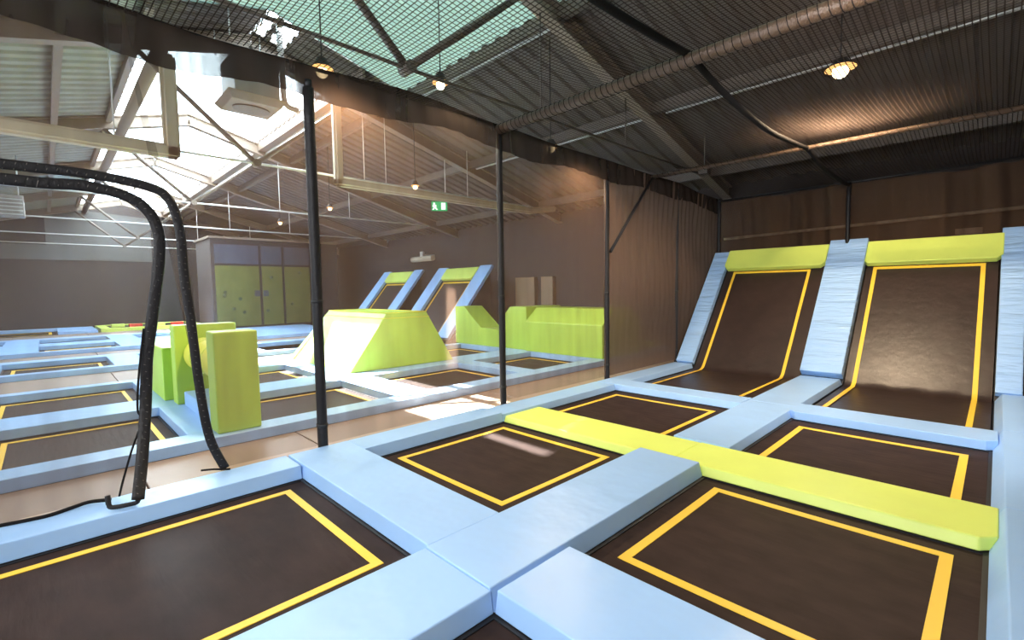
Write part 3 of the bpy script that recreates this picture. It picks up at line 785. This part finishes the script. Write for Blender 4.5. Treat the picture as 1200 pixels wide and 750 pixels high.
foam('foam_step', 'small blue foam step at the foot of the green hurdle', 'foam block',
     lambda bm: (abox(bm, (-7.62, 1.27, T+.001), (-6.08, 1.62, .30), .015, 2)), 'blue', (-6.8, 1.45, T))
# blocks along the back of the far court
def chamf(bm):
    prism(bm, [(8.22, T+.001), (9.7, T+.001), (9.7, .86), (9.35, 1.15), (8.62, 1.15), (8.22, .82)], -7.95, -5.72, 'x', .02, 3)
foam('foam_block', 'green foam block with a bright chamfered top edge, beside the third post', 'foam block', chamf, 'green', (-6.8, 8.9, T))
def chamf2(bm):
    prism(bm, [(-8.72, T+.001), (-7.98, T+.001), (-7.98, 1.17), (-8.55, 1.17), (-8.72, 1.0)], 8.3, 9.6, 'y', .02, 3)
foam('foam_block', 'narrow green foam block squeezed behind the left end of the chamfered one', 'foam block', chamf2, 'green', (-8.4, 8.9, T))
def seat(bm):
    prism(bm, [(-10.75, T+.001), (-8.76, T+.001), (-8.76, .56), (-9.65, .58), (-10.35, 1.15), (-10.75, 1.15)], 8.28, 8.95, 'y', .02, 3)
foam('foam_step_block', 'green foam block shaped like a ramp and step, left of the second post', 'foam block', seat, ['green'], (-9.8, 8.8, T))
pad('lime green floor pad at the far right end behind the chamfered block', -6.95, -6.02, 10.0, 11.35, z0=T, z1=T+.07, mat='lime')
# base under the back blocks
bm = bmesh.new(); abox(bm, (-11.2, 8.77, FL), (-5.99, 11.5, T-.001), .01); tag(finish('platform', bm, 'blue'), 'blue padded platform under the row of green blocks by the back wall', 'platform')

# far wall trampolines
for (xa, xb, lbl) in ((-14.5, -12.66, 'nearer of the two distant wall trampolines, seen through the net'), (-18.6, -16.8, 'farther of the two distant wall trampolines, left of the other')):
    wall_trampoline(lbl, xa, xb, 8.62, xa+.13, xb-.13, w=.06)
    side_ = 'nearer' if xa > -15 else 'farther'
    ramp_pad('blue sloping pad right of the %s distant wall trampoline' % side_, xb, xb+.62, .05, 3.1, mat='blue')
    ramp_pad('blue sloping pad left of the %s distant wall trampoline' % side_, xa-.6, xa, .05, 3.1, mat='blue')
    ramp_pad('lime green top pad of the %s distant wall trampoline' % side_, xa, xb, 2.5, 3.02, mat='lime', chamfer=True, n0=.02, n1=.13)
    bm = bmesh.new()
    prism(bm, [(KY+.12, FL), (slope(0, 2.95).y-.03, FL), (slope(0, 2.95).y-.03, slope(0, 2.95).z-.12), (KY+.12, .02)], xb+.50, xb+.56, 'x')
    tag(finish('side_board', bm, 'black'), 'dark side board closing the %s distant wall trampoline' % side_, 'board')

# ------------------------------------------------------------------ climbing cabin
t = thing('climbing_cabin', 'dark climbing cabin with olive panels under the far roof', 'cabin', (-24.4, 8.0, FL)); L = t.location
bm = bmesh.new()
abox(bm, (-25.65-L.x, 5.05-L.y, 0), (-23.1-L.x, 10.5-L.y, 4.20)); finish('body', bm, 'wall_dark', t)
bm = bmesh.new(); abox(bm, (-25.7-L.x, 4.98-L.y, 4.20), (-23.0-L.x, 10.55-L.y, 4.28)); finish('roof_edge', bm, 'steel', t)
for (a, b_) in ((5.18, 6.88), (7.0, 7.85), (7.97, 9.1)):
    bm = bmesh.new(); abox(bm, (-23.1-L.x, a-L.y, .45), (-23.04-L.x, b_-L.y, 3.05), .01); o = finish('climbing_panel', bm, 'olive', t)
    for q in range(5 if a < 6 else 2):
        bm = bmesh.new()
        y = a + (b_-a)*random.uniform(.15, .85); z = random.uniform(.9, 2.9)
        bmesh.ops.create_icosphere(bm, subdivisions=2, radius=.075, matrix=Matrix.Translation((-23.02-L.x, y-L.y, z)) @ Matrix.Scale(.5, 4, (1, 0, 0)))
        finish('climbing_hold', bm, 'hold', o)
    bm = bmesh.new(); abox(bm, (-23.1-L.x, a-L.y, 3.15), (-23.05-L.x, b_-L.y, 3.95), .01); finish('upper_panel', bm, 'bluegrey', t)
for a, b_ in ((6.66, 6.87), (7.01, 7.22)):
    bm = bmesh.new(); abox(bm, (-23.04-L.x, a-L.y, 1.72), (-22.98-L.x, b_-L.y, 1.98)); finish('latch_plate', bm, 'bluegrey', t)
# ------------------------------------------------------------------ services under the roof
def duct(label, pts, w, hang):
    t = thing('air_duct', label, 'duct', pts[0]); L = t.location
    for p, q in zip(pts, pts[1:]):
        bm = bmesh.new(); p_, q_ = Vector(p), Vector(q); d = (q_-p_).normalized()*w*.5
        bar(bm, p_-d-L, q_+d-L, w, w, up=(1, 0, 0)); bmesh.ops.bevel(bm, geom=list(bm.edges), offset=.04, segments=3, affect='EDGES')
        finish('duct_run', bm, 'beige', t)
    for y in hang:
        bm = bmesh.new(); tube(bm, [Vector((-9.5, y, pts[1][2]+w/2-.01))-L, Vector((-9.5, y, roof_z(y)))-L], .01, 6); finish('hanger', bm, 'galv', t)
duct('beige air duct dropping under the left of the skylight and running off to the left', [(-9.5, 1.62, 5.35), (-9.5, 1.62, 3.92), (-9.5, -5.5, 3.92)], .21, (.9, -2.2))
duct('beige air duct dropping right of the nearest post and running toward the back wall', [(-9.5, 4.42, 5.45), (-9.5, 4.42, 3.84), (-9.5, 10.1, 3.84), (-9.5, 11.1, 4.0)], .17, (5.5, 7.8))
t = thing('air_unit', 'square grey air unit with an oval grille hanging under the skylight', 'air unit', (-9.4, 2.75, 4.85)); L = t.location
bm = bmesh.new(); abox(bm, (-.38, -.30, .12), (.42, .42, .80), .02, 2); finish('casing', bm, 'box', t)
bm = bmesh.new(); hexa(bm, [(-.34, -.34, 0), (.40, -.34, 0), (.40, .44, 0), (-.34, .44, 0), (-.44, -.42, .12), (.50, -.42, .12), (.50, .5, .12), (-.44, .5, .12)], .01); finish('flange', bm, 'steel', t)
bm = bmesh.new(); bmesh.ops.create_cone(bm, cap_ends=True, segments=32, radius1=.30, radius2=.30, depth=.02, matrix=Matrix.Translation((.04, .05, -.012)) @ Matrix.Scale(.75, 4, (1, 0, 0))); finish('grille', bm, 'steel_dark', t)
for sx in (-.4, .5):
    for sy in (-.36, .38):
        bm = bmesh.new(); tube(bm, [(sx, sy, .95), (sx, sy, roof_z(2.75+sy)-4.85)], .012, 6); finish('hanger', bm, 'galv', t)
t = thing('fan_heater', 'pale louvred heater at the left edge below the far roof', 'heater', (-19, -.7, 3.8)); L = t.location
bm = bmesh.new(); abox(bm, (-.3, -.5, 0), (.3, .45, .56), .02); finish('casing', bm, 'box', t)
bm = bmesh.new()
for k in range(5): hexa(bm, [(.30, -.45, .04+k*.1), (.36, -.45, .02+k*.1), (.36, .42, .02+k*.1), (.30, .42, .04+k*.1), (.30, -.45, .06+k*.1), (.36, -.45, .04+k*.1), (.36, .42, .04+k*.1), (.30, .42, .06+k*.1)])
finish('louvre', bm, 'galv', t)
for sy in (-.4, .35):
    bm = bmesh.new(); tube(bm, [(0, sy, .56), (0, sy, roof_z(-.7+sy)-3.8)], .015, 6); finish('hanger', bm, 'galv', t)
bm = bmesh.new(); tube(bm, spline([(-9.2, 3.28, roof_z(3.28)-.02), (-9.2, 3.30, 5.5), (-9.2, 3.31, 5.12), (-9.2, 3.38, 4.99), (-9.2, 3.55, 4.97)], 5), .05, 10)
tag(finish('flue_pipe', bm, 'box', smooth=True), 'hook-shaped grey pipe beside the hanging air unit', 'pipe')
# exit sign
t = thing('exit_sign', 'small green emergency exit sign hanging in the distance', 'sign', (-13.05, 9.5, 4.38)); L = t.location; t.rotation_euler.z = math.radians(54)
bm = bmesh.new(); abox(bm, (-.26, -.03, -.15), (.26, .03, .15), .008); finish('lightbox', bm, 'exit_green', t)
bm = bmesh.new()   # white door and running figure on the -y face
abox(bm, (.06, -.036, -.11), (.20, -.031, .11))
abox(bm, (-.20, -.036, .05), (-.14, -.031, .11)); abox(bm, (-.22, -.036, -.03), (-.10, -.031, .04))
hexa(bm, [(-.24, -.036, -.12), (-.19, -.036, -.12), (-.19, -.031, -.12), (-.24, -.031, -.12), (-.17, -.036, -.03), (-.12, -.036, -.03), (-.12, -.031, -.03), (-.17, -.031, -.03)])
hexa(bm, [(-.10, -.036, -.12), (-.05, -.036, -.12), (-.05, -.031, -.12), (-.10, -.031, -.12), (-.17, -.036, -.03), (-.12, -.036, -.03), (-.12, -.031, -.03), (-.17, -.031, -.03)])
finish('running_figure', bm, 'exit_white', t)
bm = bmesh.new(); tube(bm, [(-.15, 0, .15), (-.15, 0, -.70)], .01, 6); 
bmesh.ops.delete(bm, geom=list(bm.verts), context='VERTS')
for sx in (-.2, .2): tube(bm, [(sx, 0, .15), (sx, 0, .34)], .01, 6)
finish('bracket', bm, 'steel', t)
t = thing('tube_heater', 'orange-lit tubular heater on a bracket above the distant wall trampolines', 'heater', (-16.8, 11.3, 2.92)); L = t.location
bm = bmesh.new(); tube(bm, [(-.75, 0, 0), (.75, 0, 0)], .11, 14); finish('tube', bm, 'beige', t)
bm = bmesh.new(); abox(bm, (-.06, -.02, .1), (.06, .59, .2)); abox(bm, (-.1, -.05, .1), (.1, .05, .3)); finish('bracket', bm, 'galv', t)
bm = bmesh.new(); abox(bm, (-11.8, 11.75, .9), (-10.9, 11.9, 2.0)); abox(bm, (-10.6, 11.75, .9), (-10.1, 11.9, 2.0))
tag(finish('wall_board', bm, 'sign'), 'pair of dull brown boards on the back wall behind the second post', 'board')
bm = bmesh.new(); abox(bm, (-4.26, 9.42, 3.82), (-4.08, 9.58, 3.97), .01); bar(bm, (-4.17, 9.5, 3.97), (-4.17, 9.5, roof_z(9.5)+.01), .02, .02, up=(1, 0, 0))
tag(finish('junction_box', bm, 'steel_dark'), 'small brown junction box under the roof above the far corner', 'box')

# ------------------------------------------------------------------ lamps
def lamp(label, loc, power, mat='bulb', r=.07, col=(1, .76, .50), hang=True, spot=True):
    t = thing('ceiling_lamp', label, 'lamp', loc, 'hanging lamps under the roof')
    bm = bmesh.new()
    bmesh.ops.create_cone(bm, cap_ends=True, segments=24, radius1=r*1.35, radius2=r*.6, depth=.10, matrix=Matrix.Translation((0, 0, .09)))
    finish('housing', bm, 'black', t)
    bm = bmesh.new(); bmesh.ops.create_uvsphere(bm, u_segments=16, v_segments=10, radius=r*.8, matrix=Matrix.Translation((0, 0, .0)))
    finish('bulb', bm, mat, t, smooth=True)
    bm = bmesh.new(); bmesh.ops.create_cone(bm, cap_ends=True, segments=24, radius1=r*1.5, radius2=r*1.3, depth=.02, matrix=Matrix.Translation((0, 0, .035)))
    finish('glow_disc', bm, 'bulb_halo', t)  # added disc, its glow stands in for the halo round the bulb
    bm = bmesh.new(); tube(bm, [(0, 0, .12), (0, 0, roof_z(loc[1])-loc[2])], .008, 6); finish('cable', bm, 'black', t)
    li = bpy.data.lights.new('lamp_light', 'SPOT'); li.energy = power*2.6; li.spot_size = math.radians(150); li.spot_blend = .5; li.color = col; li.shadow_soft_size = .09
    lo = bpy.data.objects.new('lamp_light', li); COL.objects.link(lo); lo.parent = t; lo.location = (0, 0, -.16)
    return t
lamp('warm lamp glowing beside the top of the nearest thick post', (-4.95, 2.17, 3.86), 110, r=.075)
lamp('pale lamp under the rafter knot above the roof net', (-4.82, 3.57, 4.08), 30, 'bulb_white', .065, (1, .9, .65))
lamp('bright warm lamp on the right, above the sloping trampolines', (-1.50, 7.37, 4.30), 330, r=.115)
lamp('warm lamp just above the side net, between the second and third posts', (-5.15, 5.98, 3.86), 110, r=.085)
lamp('warm lamp behind the net above the exit sign', (-9.0, 5.92, 3.86), 25, r=.06)
lamp('small warm lamp right of the nearest post, in the distance', (-12.9, 5.72, 3.88), 25, r=.06)
lamp('farthest small warm lamp, above the climbing cabin', (-16.55, 5.65, 3.88), 25, r=.06)
lamp('warm lamp over the right side of the near court, outside the photo', (1.8, 1.5, 3.9), 60, r=.06)

def fill_lamp(label, loc, power, tgt=None, cone=125):  # invented lamp out of view, added to brighten the courts
    t = thing('added_fill_lamp', label, 'lamp', loc, 'hanging lamps under the roof')
    bm = bmesh.new(); bmesh.ops.create_cone(bm, cap_ends=False, segments=28, radius1=.24, radius2=.09, depth=.22, matrix=Matrix.Translation((0, 0, .11))); finish('shade', bm, 'galv', t)
    bm = bmesh.new(); bmesh.ops.create_cone(bm, cap_ends=True, segments=24, radius1=.17, radius2=.17, depth=.02, matrix=Matrix.Translation((0, 0, .05))); finish('glow_disc', bm, 'bulb_white', t)
    bm = bmesh.new(); tube(bm, [(0, 0, .2), (0, 0, roof_z(loc[1])-loc[2])], .01, 6); finish('cable', bm, 'black', t)
    li = bpy.data.lights.new('lamp_light', 'SPOT'); li.energy = power; li.color = (1, .97, .95); li.shadow_soft_size = .5; li.spot_size = math.radians(cone); li.spot_blend = .6
    lo = bpy.data.objects.new('lamp_light', li); COL.objects.link(lo); lo.parent = t; lo.location = (0, 0, -.02)
    if tgt: lo.rotation_euler = (Vector(tgt)-Vector(loc)).to_track_quat('-Z', 'Y').to_euler()
    return t
fill_lamp('added fill lamp behind the camera over the near court', (-.9, -1.9, 3.45), 560, (-1.6, 5.2, 0))
fill_lamp('added fill lamp hanging beside the right side net, outside the photo', (.28, 2.6, 3.3), 640, (-1.6, 10.2, 1.6), 92)
fill_lamp('added fill lamp left behind the camera over the near court', (-3.2, -2.3, 3.45), 210, (-3.4, 3.4, 0))
fill_lamp('added fill lamp in the far court, left of the photo', (-9.0, -2.6, 3.6), 450, (-9, 2, 0))
# ------------------------------------------------------------------ daylight
sun = bpy.data.lights.new('sun', 'SUN'); sun.energy = 100; sun.angle = math.radians(.6); sun.color = (1, .95, .86)
so = bpy.data.objects.new('sun', sun); COL.objects.link(so)
so.rotation_euler = Vector((.66, 0.0, -.72)).to_track_quat('-Z', 'Y').to_euler(); so.location = (-20, 5, 15)
W = bpy.data.worlds.new('sky'); S.world = W; W.use_nodes = True
bg = W.node_tree.nodes['Background']; bg.inputs[0].default_value = (.80, .91, 1.0, 1); bg.inputs[1].default_value = 13.0
def portal(loc, sx, sy, rot):
    l = bpy.data.lights.new('daylight_portal', 'AREA'); l.shape = 'RECTANGLE'; l.size = sx; l.size_y = sy
    l.cycles.is_portal = True
    o = bpy.data.objects.new('daylight_portal', l); COL.objects.link(o); o.location = loc; o.rotation_euler = rot
for a, b_ in WN: portal(((a+b_)/2, Y0-.2, (WZ0+WZ1)/2), b_-a, WZ1-WZ0, (math.radians(90), 0, 0))
portal(((X0+SKX)/2, (GY0+GY1)/2, RZ+.15), SKX-X0, GY1-GY0, (0, 0, 0))

# ------------------------------------------------------------------ camera
cam = bpy.data.cameras.new('camera'); co = bpy.data.objects.new('camera', cam); COL.objects.link(co)
f, pitch, roll, yaw = 558.098, math.radians(3.68), math.radians(-.91), math.radians(45.6)
cam.sensor_fit = 'HORIZONTAL'; cam.sensor_width = 36; cam.lens = 36*f/1200; cam.clip_end = 200; cam.clip_start = .05
cy, sy = math.cos(yaw), math.sin(yaw)
fw = Vector((-sy*math.cos(pitch), cy*math.cos(pitch), -math.sin(pitch)))
r0 = Vector((cy, sy, 0)); u0 = r0.cross(fw)
r_ = r0*math.cos(roll) + u0*math.sin(roll); u_ = -r0*math.sin(roll) + u0*math.cos(roll)
co.matrix_world = Matrix(((r_.x, u_.x, -fw.x, 0), (r_.y, u_.y, -fw.y, 0), (r_.z, u_.z, -fw.z, 1.6), (0, 0, 0, 1)))
S.camera = co
S.view_settings.view_transform = 'Standard'; S.view_settings.look = 'None'
S.view_settings.exposure = 0.40; S.view_settings.gamma = 1.0; S.view_settings.use_curve_mapping = False
S.cycles.max_bounces = 10; S.cycles.diffuse_bounces = 4; S.cycles.transparent_max_bounces = 16
S.cycles.use_denoising = True; S.cycles.sample_clamp_indirect = 6.0
S.cycles.caustics_reflective = False; S.cycles.caustics_refractive = False
